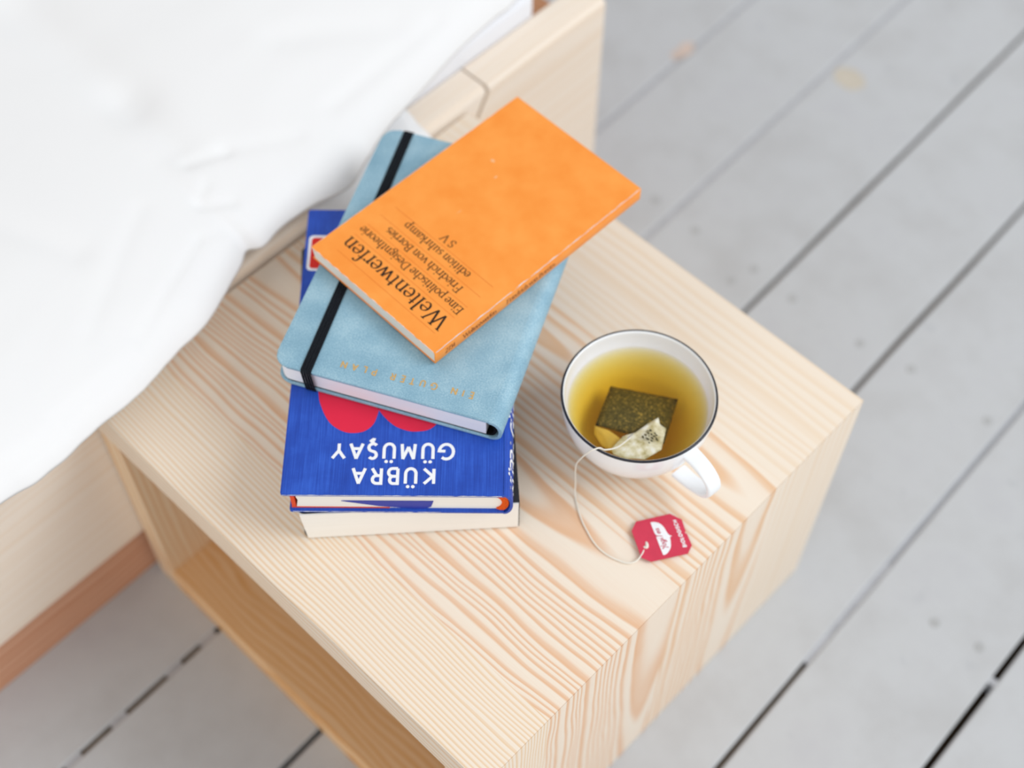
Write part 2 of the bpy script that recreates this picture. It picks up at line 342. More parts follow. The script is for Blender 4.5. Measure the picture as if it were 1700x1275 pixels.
creases = [(-.25, .150, -.13, .150, .011, .022), (-.13, .150, -.075, .147, .006, .015), (-.060, .146, -.052, .172, .0035, .0045), (-.052, .172, -.030, .215, .002, .006), (-.040, .146, -.034, .134, .002, .003), (-.032, .130, -.020, .150, .003, .0035),
           (.034, -.10, .036, -.03, .0025, .003), (.030, -.03, .028, .03, .0018, .003), (.020, .04, -.012, .115, .002, .003), (-.012, .115, -.004, .16, .0015, .003),
           (-.11, .02, -.05, .05, .003, .010), (-.10, .26, -.06, .33, .003, .012), (-.035, .25, -.045, .36, .0025, .006), (.0, .02, -.05, .10, .0015, .006)]
def duvet_z(x, y, d):
    z = 0.030 + 0.012 * (1 - math.exp(-d / 0.007)) + 0.034 * (1 - math.exp(-d / 0.09))
    k = min(1, d / 0.03)
    z += k * 0.0035 * noise.noise(Vector((x * 5, y * 5, 1.3))) + k * .0008 * noise.noise(Vector((x * 16 + 3 * noise.noise(Vector((x * 6, y * 6, 0))), y * 9, 4.0)))
    for ax, ay, bx, by, dep, wd in creases:
        dep *= .6
        dx, dy = bx - ax, by - ay; t = max(0, min(1, ((x - ax) * dx + (y - ay) * dy) / (dx * dx + dy * dy)))
        q = math.hypot(x - ax - t * dx, y - ay - t * dy) / wd
        if q < 3.5: z += -dep * math.exp(-q * q) 
    return z
bm = bmesh.new(); rows = []
ds = [0, .0006, .0015, .003, .005, .0075] + [.0105 + .0032 * k for k in range(36)] + [.13 + .009 * k * (1 + .06 * k) for k in range(1, 40)]
dmax = ds[-1]
nH = len(H3)
for i, p in enumerate(H3):
    ty = -0.78 + (0.50 + 0.78) * i / (nH - 1)
    tgt = Vector((-0.97, ty * .5 + p.y * .5, 0)); tv = (tgt - p); L = tv.length; tv.normalize()
    row = []
    for d, z in ((.055, .0282), (.004, .0286), (.0006, .0290)):
        q = p + tv * d; row.append(bm.verts.new((q.x, q.y, ZT + z)))
    for d in ds:
        dd = d * L / dmax if d > .12 else d * (L / dmax) ** .0
        if d > .12: dd = .12 + (d - .12) * (L - .12) / (dmax - .12)
        q = p + tv * dd
        row.append(bm.verts.new((q.x, q.y, ZT + duvet_z(q.x, q.y, dd) - (0.001 if d == 0 else 0))))
    rows.append(row)
for i in range(nH - 1):
    for k in range(len(rows[0]) - 1): bm.faces.new((rows[i][k], rows[i][k + 1], rows[i + 1][k + 1], rows[i + 1][k]))
duv = obj('duvet', bm, dv.m, None, smooth=True)
tag(duv, 'crumpled white duvet spread over the bed, hem hanging over the nightstand', 'duvet')
# folded corner of the under sheet that pokes out over the rail
sh = N('white_sheet'); sh.b.inputs['Roughness'].default_value = .9; sh.b.inputs['Base Color'].default_value = srgb(240, 241, 243); sh.b.inputs['Specular IOR Level'].default_value = .05
tc = sh.n('ShaderNodeTexCoord'); nn = sh.n('ShaderNodeTexNoise', i_Scale=600.0); sh.l(tc.outputs['Object'], nn.inputs['Vector']); sh.bump(nn.outputs[0], .2, .0003)
bm = bmesh.new(); g = []
for i in range(15):
    u = i / 14; x = -0.034 + 0.042 * u; zz = RT + .0018
    if x > -.006: zz -= (x + .006) ** 2 * 55
    yend = 0.3075 - .002 * u + .0012 * math.sin(u * 7)
    g.append([bm.verts.new((x, 0.20 + (yend - .20) * k / 12, ZT + zz + .0004 * math.sin(k * 1.1 + i * .5))) for k in range(13)])
for i in range(14):
    for k in range(12): bm.faces.new((g[i][k], g[i + 1][k], g[i + 1][k + 1], g[i][k + 1]))
bmesh.ops.recalc_face_normals(bm, faces=bm.faces)
bmesh.ops.solidify(bm, geom=list(bm.faces), thickness=.0009)
tag(obj('bed_sheet', bm, sh.m, None, smooth=True), 'white sheet corner folded over the bed rail behind the stack of books', 'sheet')

# ------------------------------------------------------------------ stroke lettering
def arc(cx, cy, rx, ry, a0, a1, n=None):
    n = n or max(4, int(abs(a1 - a0) / 18))
    return [(cx + rx * math.cos(R(a0 + (a1 - a0) * k / n)), cy + ry * math.sin(R(a0 + (a1 - a0) * k / n))) for k in range(n + 1)]
def ser(x, y, h=.2): return ('s', [(x - h, y), (x + h, y)])
def stem(x, y0, y1): return ('v', [(x, y0), (x, y1)])
SERIF = {   # (advance, strokes); x-height 1
 'l': (.52, [stem(.27, 0, 1.6), ser(.27, .03), ('s', [(.04, 1.5), (.27, 1.6)])]),
 'i': (.52, [stem(.27, 0, 1), ser(.27, .03), ('s', [(.06, .92), (.27, 1)]), ('d', (.26, 1.38))]),
 'n': (1.12, [stem(.27, 0, 1), ser(.27, .03), ('s', [(.06, .92), (.27, 1)]), ('n', arc(.57, .66, .28, .32, 160, 0) + [(.85, .0)]), ser(.85, .03)]),
 'h': (1.12, [stem(.27, 0, 1.6), ser(.27, .03), ('s', [(.04, 1.5), (.27, 1.6)]), ('n', arc(.57, .66, .28, .32, 160, 0) + [(.85, .0)]), ser(.85, .03)]),
 'm': (1.68, [stem(.27, 0, 1), ser(.27, .03), ('s', [(.06, .92), (.27, 1)]), ('n', arc(.55, .66, .27, .32, 160, 0) + [(.82, .0)]), ser(.82, .03), ('n', arc(1.1, .66, .27, .32, 160, 0) + [(1.37, .0)]), ser(1.37, .03)]),
 'r': (.78, [stem(.27, 0, 1), ser(.27, .03), ('s', [(.06, .92), (.27, 1)]), ('n', arc(.56, .62, .26, .34, 165, 70)), ('d', (.66, .90))]),
 'u': (1.12, [('n', [(.25, 1), (.25, .35)] + arc(.52, .34, .27, .3, 180, 330)), ('s', [(.05, .95), (.25, 1)]), stem(.83, .04, 1), ('s', [(.63, .95), (.83, 1)]), ('s', [(.83, .04), (1.03, .04)])]),
 'e': (.92, [('n', [(.14, .57), (.82, .57)]), ('n', [(.82, .57)] + arc(.48, .5, .35, .47, 12, 325))]),
 'c': (.86, [('n', arc(.5, .5, .36, .47, 55, 320)), ('d', (.72, .82))]),
 'o': (1.02, [('n', arc(.51, .5, .39, .47, 0, 360))]),
 'd': (1.12, [('n', arc(.5, .5, .36, .47, 40, 320)), stem(.84, 0, 1.6), ('s', [(.62, 1.5), (.84, 1.6)]), ('s', [(.84, .04), (1.04, .04)])]),
 'p': (1.1, [stem(.27, -.5, 1), ser(.27, -.47), ('s', [(.06, .92), (.27, 1)]), ('n', arc(.57, .5, .36, .47, 140, -140))]),
 'g': (1.0, [('n', arc(.46, .68, .27, .29, 0, 360)), ('n', arc(.48, -.2, .36, .25, 0, 360)), ('n', [(.3, .44), (.2, .25), (.35, .12), (.75, .05)]), ('n', [(.68, .9), (.92, .97)])]),
 's': (.74, [('n', arc(.37, .74, .23, .23, 50, 250) + arc(.36, .27, .25, .25, 80, -150))]),
 't': (.66, [('n', [(.3, 1.28), (.3, .22)] + arc(.45, .2, .16, .17, 190, 310)), ('s', [(.08, .96), (.58, .96)])]),
 'a': (.95, [('n', arc(.45, .72, .25, .25, 160, 0) + [(.70, .15), (.9, .04)]), ('n', arc(.40, .28, .27, .26, 60, 330)), ('d', (.24, .78))]),
 'f': (.66, [('n', [(.3, 0), (.3, 1.2)] + arc(.52, 1.25, .22, .32, 180, 60)), ('s', [(.08, .96), (.62, .96)]), ser(.3, .03), ('d', (.66, 1.5))]),
 'v': (1.0, [('n', [(.14, 1), (.5, .02)]), ('n', [(.5, .02), (.86, 1)]), ser(.14, .97, .16), ser(.86, .97, .14)]),
 'w': (1.5, [('n', [(.14, 1), (.46, .02)]), ('n', [(.46, .02), (.76, 1)]), ('n', [(.76, 1), (1.06, .02)]), ('n', [(1.06, .02), (1.36, 1)]), ser(.14, .97, .16), ser(.76, .97, .16), ser(1.36, .97, .13)]),
 'k': (1.05, [stem(.27, 0, 1.6), ser(.27, .03), ('s', [(.04, 1.5), (.27, 1.6)]), ('s', [(.3, .42), (.82, .97)]), ('n', [(.46, .6), (.9, .03)]), ser(.8, .97, .16), ser(.9, .03, .16)]),
 'W': (2.1, [('n', [(.2, 1.5), (.66, .0)]), ('n', [(.66, .0), (1.1, 1.5)]), ('n', [(1.0, 1.5), (1.46, .0)]), ('n', [(1.46, .0), (1.95, 1.5)]), ser(.2, 1.47, .2), ser(1.05, 1.47, .22), ser(1.93, 1.47, .18)]),
 'E': (1.2, [stem(.33, 0, 1.5), ('s', [(.1, 1.47), (1.02, 1.47), (1.05, 1.2)]), ('s', [(.33, .78), (.8, .78)]), ('s', [(.1, .03), (1.06, .03), (1.12, .32)]), ('s', [(.8, .92), (.8, .64)])]),
 'F': (1.15, [stem(.33, 0, 1.5), ('s', [(.1, 1.47), (1.02, 1.47), (1.05, 1.2)]), ('s', [(.33, .78), (.8, .78)]), ser(.33, .03, .22), ('s', [(.8, .92), (.8, .64)])]),
 'D': (1.5, [stem(.33, 0, 1.5), ('n', [(.12, 1.47), (.6, 1.47)] + arc(.62, .75, .68, .72, 85, -85) + [(.12, .03)])]),
 'B': (1.25, [stem(.33, 0, 1.5), ('n', [(.12, 1.47), (.58, 1.47)] + arc(.6, 1.13, .36, .34, 85, -85) + [(.33, .79)]), ('n', [(.6, .79)] + arc(.62, .41, .44, .38, 85, -85) + [(.12, .03)])]),
 'S': (1.0, [('n', arc(.5, 1.12, .33, .36, 40, 250) + arc(.5, .4, .35, .38, 80, -150)), ('s', [(.8, 1.15), (.8, 1.5)]), ('s', [(.16, .4), (.16, .05)])]),
 'V': (1.45, [('n', [(.2, 1.5), (.72, .0)]), ('n', [(.72, .0), (1.25, 1.5)]), ser(.2, 1.47, .2), ser(1.25, 1.47, .18)]),
 '2': (.9, [('n', arc(.44, 1.1, .3, .36, 160, -30) + [(.14, .05), (.8, .05)])]), '7': (.9, [('n', [(.12, 1.42), (.8, 1.42), (.36, 0)])]),
 '3': (.9, [('n', arc(.42, 1.12, .28, .32, 150, -90) + arc(.42, .4, .32, .4, 90, -150))]), '4': (.9, [('n', [(.62, 0), (.62, 1.45), (.1, .42), (.85, .42)])]),
 ' ': (.42, []),
}
SANS = {    # cap height 1
 'K': (.80, [[(.1, 0), (.1, 1)], [(.66, 1), (.16, .5), (.68, 0)]]), 'U': (.86, [[(.12, 1), (.12, .36)] + arc(.42, .34, .3, .34, 180, 360) + [(.72, 1)]]),
 'B': (.74, [[(.1, 0), (.1, 1), (.36, 1)] + arc(.36, .76, .2, .24, 80, -80) + [(.12, .52)], [(.36, .52)] + arc(.4, .26, .24, .26, 85, -85) + [(.1, 0)]]),
 'R': (.76, [[(.1, 0), (.1, 1), (.36, 1)] + arc(.36, .74, .24, .26, 80, -80) + [(.12, .48)], [(.36, .48), (.64, 0)]]),
 'A': (.84, [[(.06, 0), (.42, 1), (.78, 0)], [(.2, .34), (.64, .34)]]), 'M': (.98, [[(.1, 0), (.18, 1), (.49, .22), (.80, 1), (.88, 0)]]),
 'G': (.94, [arc(.5, .5, .42, .5, 52, 355) + [(.56, .47)]]), 'S': (.62, [arc(.31, .76, .22, .24, 35, 240) + arc(.3, .25, .25, .25, 70, -145)]),
 'Y': (.80, [[(.04, 1), (.4, .48), (.76, 1)], [(.4, .48), (.4, 0)]]), 'E': (.62, [[(.56, 1), (.1, 1), (.1, 0), (.56, 0)], [(.1, .52), (.5, .52)]]),
 'I': (.24, [[(.12, 0), (.12, 1)]]), 'N': (.88, [[(.1, 0), (.1, 1), (.76, 0), (.76, 1)]]), 'T': (.66, [[(.02, 1), (.64, 1)], [(.33, 1), (.33, 0)]]),
 'P': (.70, [[(.1, 0), (.1, 1), (.36, 1)] + arc(.36, .72, .24, .28, 80, -80) + [(.1, .44)]]), 'L': (.58, [[(.1, 1), (.1, 0), (.54, 0)]]),
 'O': (1.0, [arc(.5, .5, .42, .5, 0, 360)]), 'C': (.86, [arc(.5, .5, .42, .5, 52, 308)]), 'H': (.86, [[(.1, 0), (.1, 1)], [(.74, 0), (.74, 1)], [(.1, .5), (.74, .5)]]),
 'D': (.88, [[(.1, 0), (.1, 1), (.34, 1)] + arc(.34, .5, .44, .5, 85, -85) + [(.1, 0)]]), ' ': (.5, []),
}
SANS['Ü'] = (SANS['U'][0], SANS['U'][1] + [('dot', (.27, 1.2)), ('dot', (.57, 1.2))])
SANS['Ş'] = (SANS['S'][0], SANS['S'][1] + [[(.31, 0), (.31, -.1), (.42, -.2), (.3, -.3), (.18, -.28)]])
def ribbon(quads, pts, wf):
    n = len(pts)
    if n < 2: return
    L, Rr = [], []
    for i in range(n):
        a = pts[max(i - 1, 0)]; b = pts[min(i + 1, n - 1)]
        dx, dy = b[0] - a[0], b[1] - a[1]; l = math.hypot(dx, dy) or 1e-9; dx /= l; dy /= l
        w_ = wf(dx, dy)
        sc = 1.0
        if 0 < i < n - 1:
            e1 = (pts[i][0] - a[0], pts[i][1] - a[1]); e2 = (b[0] - pts[i][0], b[1] - pts[i][1])
            l1 = math.hypot(*e1) or 1e-9; l2 = math.hypot(*e2) or 1e-9
            c = (e1[0] * e2[0] + e1[1] * e2[1]) / l1 / l2; sc = min(2.2, 1 / max(.3, math.sqrt(max(0, (1 + c) / 2))))
        L.append((pts[i][0] - dy * w_ / 2 * sc, pts[i][1] + dx * w_ / 2 * sc)); Rr.append((pts[i][0] + dy * w_ / 2 * sc, pts[i][1] - dx * w_ / 2 * sc))
    for i in range(n - 1): quads.append([Rr[i], Rr[i + 1], L[i + 1], L[i]])
def split_sharp(pts, w_):
    out, cur = [], [pts[0]]
    for i in range(1, len(pts)):
        cur.append(pts[i])
        if i < len(pts) - 1:
            a, b, c = pts[i - 1], pts[i], pts[i + 1]
            e1 = (b[0] - a[0], b[1] - a[1]); e2 = (c[0] - b[0], c[1] - b[1]); l1 = math.hypot(*e1) or 1e-9; l2 = math.hypot(*e2) or 1e-9
            cs = (e1[0] * e2[0] + e1[1] * e2[1]) / l1 / l2
            if cs < .45:
                k = w_ * (.5 if cs > -.3 else .12)
                cur[-1] = (b[0] + e1[0] / l1 * k, b[1] + e1[1] / l1 * k); out.append(cur)
                cur = [(b[0] - e2[0] / l2 * k, b[1] - e2[1] / l2 * k)]
    out.append(cur); return out
def lettering(text, font, height, x0, x1, weight, thick=.17, thin=.055):
    """2D quads of one line of text, baseline at y=0 from x0 to x1; tracking takes up the slack."""
    G = SERIF if font == 'serif' else SANS
    adv = sum(G[c][0] for c in text) * height
    tr = ((x1 - x0) - adv) / max(1, len(text) - 1); x = x0; quads = []
    for c in text:
        for st in G[c][1]:
            q = []
            if font == 'serif':
                if st[0] == 'd':
                    q.append([(st[1][0] + .11 * math.cos(R(k * 45)), st[1][1] + .11 * math.sin(R(k * 45))) for k in range(8)])
                elif st[0] == 's': ribbon(q, st[1], lambda dx, dy: thin * 1.25)
                elif st[0] == 'v': ribbon(q, st[1], lambda dx, dy: thick)
                else: ribbon(q, st[1], lambda dx, dy: thin + (thick - thin) * min(1, abs(dx * math.sin(R(18)) - dy * math.cos(R(18)))) ** 1.3)
            elif st[0] == 'dot': q.append([(st[1][0] + weight * .58 * math.cos(R(k * 36)), st[1][1] + weight * .58 * math.sin(R(k * 36))) for k in range(10)])
            else:
                for part in split_sharp(st, weight): ribbon(q, part, lambda dx, dy: weight)
            for poly in q: quads.append([(x + px * height, py * height) for px, py in poly])
        x += G[c][0] * height + tr
    return quads
def print_on(name, quads, place, mat, parent, lift=.00006):
    """place(x, y, lift) -> 3D point on the printed surface"""
    bm = bmesh.new()
    for i, q in enumerate(quads):
        z = lift + (i % 9) * 0.000004
        try: bm.faces.new([bm.verts.new(place(px, py, z)) for px, py in q])
        except ValueError: pass
    return obj(name, bm, mat, parent, normals=False)

# ------------------------------------------------------------------ paper and covers
def paper(name, c1, c2, dens=1.0):
    m = N(name); m.b.inputs['Roughness'].default_value = .85; m.b.inputs['Specular IOR Level'].default_value = .1
    tc = m.n('ShaderNodeTexCoord'); mp = m.n('ShaderNodeMapping'); mp.inputs['Scale'].default_value = (14, 14, 4500 * dens); m.l(tc.outputs['Object'], mp.inputs[0])
    nz = m.n('ShaderNodeTexNoise', i_Scale=1.0, i_Detail=3.0); m.l(mp.outputs[0], nz.inputs['Vector'])
    m.l(m.ramp(nz.outputs[0], [(.3, srgb(*c1)), (.6, srgb(*c2))]), m.b.inputs['Base Color']); m.bump(nz.outputs[0], .4, .0002)
    return m.m
cream = paper('cream_pages', (243, 240, 233), (250, 248, 243)); greyp = paper('grey_pages', (222, 216, 205), (238, 233, 224)); lilac = paper('cool_white_pages', (232, 234, 244), (244, 246, 252))

def book(name, label, loc, ang, cat='book'): return thing(name, label, cat, loc, R(ang), 'stack of books on the nightstand')
def rounded(x0, x1, y0, y1, r, which, n=7):
    out = []
    for (cx, cy, a, key) in ((x1, y0, -90, 'a'), (x1, y1, 0, 'b'), (x0, y1, 90, 'c'), (x0, y0, 180, 'd')):
        if key in which:
            ccx = cx - r if cx == x1 else cx + r; ccy = cy - r if cy == y1 else cy + r
            out += arc(ccx, ccy, r, r, a, a + 90, n)
        else: out.append((cx, cy))
    return out

# 1 --- bottom book: black cover, cream page block
b1 = book('paperback_book', 'thick black-covered paperback with cream pages, at the bottom of the stack', (0.2603, 0.1273, ZT + .0003), -132.4)
blackm = plain('black_cover', srgb(38, 39, 42), .45, .4, .1, 300)
T1, W1, L1 = 0.0305, 0.1295, 0.197
bm = bmesh.new(); prism(bm, rounded(.0006, W1 - .0012, -L1, -.0004, .001, ''), .0006, T1 - .0007)
for v in bm.verts:
    if v.co.y > -.1 and v.co.x > .1 and v.co.z < .01: v.co.x -= .002
obj('page_block', bm, cream, b1)
bm = bmesh.new(); prism(bm, rounded(0, W1, -L1, -.0012, .004, 'ab'), T1 - .0006, T1); box(bm, 0, .0005, -L1, -.0012, .0006, T1 - .00061); prism(bm, rounded(0, W1 - .001, -L1, -.0012, .004, 'ab'), 0, .00055)
obj('cover', bm, blackm, b1)
Z2 = T1 + .0005

# 2 --- blue hardback
b2 = book('hardback_book', 'blue hardback with white author lettering and red shapes, second from the bottom', (0.2611, 0.1186, ZT + Z2), -136.3)
T2, W2, L2 = 0.0222, 0.1312, 0.2078
bl = N('blue_jacket'); bl.b.inputs['Roughness'].default_value = .42; bl.b.inputs['Specular IOR Level'].default_value = .35
tc = bl.n('ShaderNodeTexCoord'); mp = bl.n('ShaderNodeMapping'); mp.inputs['Scale'].default_value = (1400, 30, 1); bl.l(tc.outputs['Object'], mp.inputs[0])
nz = bl.n('ShaderNodeTexNoise', i_Scale=1.0, i_Detail=3.0); bl.l(mp.outputs[0], nz.inputs['Vector'])
nz2 = bl.n('ShaderNodeTexNoise', i_Scale=28.0, i_Detail=5.0, i_Roughness=.65); bl.l(tc.outputs['Object'], nz2.inputs['Vector'])
ff = bl.math('ADD', bl.math('MULTIPLY', nz.outputs[0], .55), bl.math('MULTIPLY', nz2.outputs[0], .55))
bl.l(bl.ramp(ff, [(.38, srgb(24, 62, 160)), (.55, srgb(32, 76, 182)), (.72, srgb(48, 98, 208))]), bl.b.inputs['Base Color']); bl.bump(nz.outputs[0], .12, .0002)
blm = bl.m
white_ink = plain('white_ink', srgb(244, 246, 250), .5, .3); red_ink = plain('crimson_ink', srgb(226, 36, 70), .45, .3, .03, 60)
CT = .0026
bm = bmesh.new()
for z0, z1, xa in ((T2 - CT, T2, 0.0), (0.0, CT, 0.0)):
    prism(bm, rounded(.004, W2 if z0 > .01 else W2 - .003, -L2, 0, .0015, 'ab', 3), z0, z1)
bevel_where(bm, lambda a, b: abs(a.z - b.z) < 1e-6 and not (abs(a.x - .004) < 1e-5 and abs(b.x - .004) < 1e-5), .0006, 2)
sec = [(.0042, T2)] + [(.0036 + .005 * math.cos(R(a)) * 1.0, T2 / 2 + T2 / 2 * math.sin(R(a))) for a in range(90, 271, 12)][0:] + [(.0042, 0), (.0042, .0016)]
sec += [(.0040 + .0036 * math.cos(R(a)), T2 / 2 + (T2 / 2 - .0016) * math.sin(R(a))) for a in range(270, 89, -12)] + [(.0042, T2 - .0016)]
extrude_y(bm, sec, -L2, 0)
obj('dust_jacket', bm, blm, b2, smooth=True, angle=R(35))
bm = bmesh.new(); pb = []
for k in range(9): a = R(90 + 180 * k / 8); pb.append((.0078 + .0030 * math.cos(a), T2 / 2 + (T2 / 2 - CT - .0001) * math.sin(a)))
pb = [(.124, T2 - CT - .0001)] + pb + [(.124, CT + .0001), (.1225, T2 / 2)]
extrude_y(bm, pb, -L2 + .0025, -.0022)
obj('page_block', bm, cream, b2, smooth=True, angle=R(35))
endp = plain('orange_endpaper', srgb(232, 84, 44), .6, .2, .05, 100)
bm = bmesh.new(); box(bm, .07, .1268, -L2 + .003, -.0019, CT + .00005, CT + .0010); box(bm, .1242, .1265, -.014, -.0019, CT + .0010, T2 - CT - .0006)
o = obj('endpaper', bm, endp, b2)
bm = bmesh.new()      # orange headband seen at the spine
hb = []
for k in range(13): a = R(100 + 160 * k / 12); hb.append((.0062 + .0052 * math.cos(a), T2 / 2 + (T2 / 2 - .0018) * math.sin(a)))
for k in range(13): a = R(260 - 160 * k / 12); hb.append((.0090 + .0040 * math.cos(a), T2 / 2 + (T2 / 2 - .0042) * math.sin(a)))
extrude_y(bm, hb, -.0040, -.0012); obj('headband', bm, plain('orange_headband', srgb(226, 92, 30), .8, .1, .25, 900, .4), b2)
navy = plain('navy_flap', srgb(40, 56, 168), .4, .4, .04, 80)
bm = bmesh.new()      # corner of the folded jacket flap slipped out over the pages
fp = [(.0975, CT + .0088), (.0445, CT + .0090), (.0460, CT + .0025), (.0510, CT - .0005), (.0760, CT + .0030)]
a_ = [bm.verts.new((x, -.0020, z)) for x, z in fp]; b_ = [bm.verts.new((x, -.0016, z)) for x, z in fp]
bm.faces.new(a_); bm.faces.new(b_[::-1])
for i in range(5): bm.faces.new((a_[i], b_[i], b_[(i + 1) % 5], a_[(i + 1) % 5]))
obj('jacket_flap', bm, navy, b2)
# print on the cover: (u, v) mm from the head / spine corner -> local
pl2 = lambda lift0=0: (lambda x, y, z: (x, y, T2 + z + lift0))
q = lettering('GÜMÜŞAY', 'sans', .0098, .0325, .1035, .19)
print_on('author_lettering', [[(a, b - .0335) for a, b in p] for p in q], pl2(), white_ink, b2, .00012)
q = lettering('KÜBRA', 'sans', .0098, .0432, .0912, .19)
print_on('author_lettering', [[(a, b - .0172) for a, b in p] for p in q], pl2(), white_ink, b2, .00012)
def blob(pts, mat, nm, z=.00006, n=6):
    P = catmull([(a, b, 0) for a, b in pts], n); bm = bmesh.new()
    bm.faces.new([bm.verts.new((p.x, -p.y, T2 + z)) for p in P]); bmesh.ops.triangulate(bm, faces=bm.faces); obj(nm, bm, mat, b2, normals=False)
blob([(.078, .072), (.0778, .060), (.0785, .0535), (.081, .0462), (.0868, .0415), (.0957, .0410), (.1035, .0450), (.1085, .051), (.1125, .060), (.114, .066), (.116, .080)], red_ink, 'printed_shape')
blob([(.083, .066), (.0765, .0545), (.0690, .0465), (.0620, .0430), (.0555, .0420), (.0470, .0440), (.041, .052), (.038, .066)], red_ink, 'printed_shape')
def rrect(x0, x1, y0, y1, r, z, mat, nm):
    bm = bmesh.new(); bm.faces.new([bm.verts.new((a, -b, T2 + z)) for a, b in rounded(x0, x1, y0, y1, r, 'abcd', 5)]); obj(nm, bm, mat, b2, normals=True)
rrect(.100, .1290, .1585, .1865, .003, .00006, white_ink, 'emblem_border')
rrect(.1012, .1272, .1603, .1847, .0022, .00012, plain('scarlet_ink', srgb(222, 36, 28), .45, .3), 'emblem')
# spine lettering
def spine2(x, y, z):
    a = R(180 - (y / (T2 / 2)) * 57.3 * 1.0)
    return (.0036 - (.005 + z) * math.cos(R((y / (T2 / 2)) * 60)), -x, T2 / 2 + (T2 / 2 + z) * math.sin(R((y / (T2 / 2)) * 60)))
q = lettering('KÜBRA GÜMÜŞAY', 'sans', .0095, .006, .094, .2)
print_on('spine_lettering', [[(a, b - .0005) for a, b in p] for p in q], spine2, white_ink, b2, .00018)
# white wear along the jacket edge
wear_m = plain('worn_paper_edge', srgb(232, 236, 242), .8, .1)
def wear(parent, pts, up, wmax, seed, thr=.0, zoff=.00015, nm='edge_wear', step=90):
    bm = bmesh.new(); n = step; A, B = Vector(pts[0]), Vector(pts[1]); U = Vector(up); prev = None
    for k in range(n + 1):
        t = k / n; p = A.lerp(B, t); a = max(0, noise.noise(Vector((t * 26, seed, 0))) * .7 + .45 - thr + .25 * noise.noise(Vector((t * 90, seed, 2)))) * wmax
        row = (bm.verts.new(p), bm.verts.new(p + U * a))
        if prev and a > wmax * .08: bm.faces.new((prev[0], row[0], row[1], prev[1]))
        prev = row
    obj(nm, bm, wear_m, parent, normals=False)
wear(b2, [(.005, .00006, T2 - .0012), (W2 - .001, .00006, T2 - .0012)], (0, 0.0, .0010), 1.3, 3, .0)
wear(b2, [(.0405, .00006, CT - .0008), (W2 - .005, .00006, CT - .0008)], (0, 0.0, -.0010), 1.2, 6, .1)
Z3 = Z2 + T2 + .0003

# 3 --- teal notebook
b3 = book('notebook', 'teal soft-grained notebook planner with black elastic band and gold lettering', (0.2336, 0.1402, ZT + Z3), -153.7, 'notebook')
T3, W3, L3 = 0.0190, 0.1418, 0.1935
te = N('teal_leatherette'); te.b.inputs['Roughness'].default_value = .62; te.b.inputs['Specular IOR Level'].default_value = .35
tc = te.n('ShaderNodeTexCoord'); n1 = te.n('ShaderNodeTexNoise', i_Scale=1100.0, i_Detail=3.0); te.l(tc.outputs['Object'], n1.inputs['Vector'])
n2 = te.n('ShaderNodeTexNoise', i_Scale=45.0, i_Detail=4.0); te.l(tc.outputs['Object'], n2.inputs['Vector'])
ff = te.math('ADD', te.math('MULTIPLY', n1.outputs[0], .55), te.math('MULTIPLY', n2.outputs[0], .5))
te.l(te.ramp(ff, [(.36, srgb(124, 165, 188)), (.52, srgb(142, 182, 203)), (.68, srgb(170, 204, 220))]), te.b.inputs['Base Color']); te.bump(n1.outputs[0], .5, .0004)
tem = te.m; bandm = plain('black_elastic', srgb(27, 30, 36), .8, .1, .2, 900, .4); lining = plain('black_lining', srgb(16, 16, 18), .9, .1)
CT3 = .0021
bm = bmesh.new()
for z0, z1 in ((T3 - CT3, T3), (0, CT3)): prism(bm, rounded(.0084, W3, -L3, 0, .009, 'ab', 8), z0, z1)
bevel_where(bm, lambda a, b: abs(a.z - b.z) < 1e-6 and not (abs(a.x - .0084) < 1e-5 and abs(b.x - .0084) < 1e-5), .0009, 3)
def csec(xc, rx, T, t, n=16):
    o_ = [(xc - rx * math.sin(math.pi * k / n) ** .8, T / 2 + T / 2 * math.cos(math.pi * k / n)) for k in range(n + 1)]
    i_ = [(xc - (rx - t) * math.sin(math.pi * k / n) ** .8, T / 2 + (T / 2 - t) * math.cos(math.pi * k / n)) for k in range(n, -1, -1)]
    return o_ + i_
extrude_y(bm, csec(.0086, .0083, T3, CT3), -L3, 0)
bevel_where(bm, lambda a, b: abs(a.y) < 1e-6 and abs(b.y) < 1e-6 and a.x < .0087 and b.x < .0087 and (math.hypot((a.x - .0086) / .0083, (a.z - T3 / 2) / (T3 / 2)) > .93) and (math.hypot((b.x - .0086) / .0083, (b.z - T3 / 2) / (T3 / 2)) > .93), .0006, 2)
obj('cover', bm, tem, b3, smooth=True, angle=R(40))
bm = bmesh.new(); prism(bm, rounded(.0105, W3 - .0022, -L3 + .002, -.0016, .007, 'ab', 6), CT3 + .0005, T3 - CT3 - .0001); obj('page_block', bm, lilac, b3, smooth=True, angle=R(30))
bm = bmesh.new(); prism(bm, rounded(.0104, W3 - .0018, -L3 + .002, -.0013, .008, 'ab', 6), CT3 + .00005, CT3 + .0004)
extrude_y(bm, csec(.0103, .0064, T3 - 2 * CT3 - .0004, .0016), -L3 + .004, -.0012)
for v in bm.verts:
    if v.co.z < T3 and len(v.link_faces) and v.co.x < .01035 and abs(v.co.y) > 0: pass
lin = obj('lining', bm, lining, b3); lin.location.z = 0
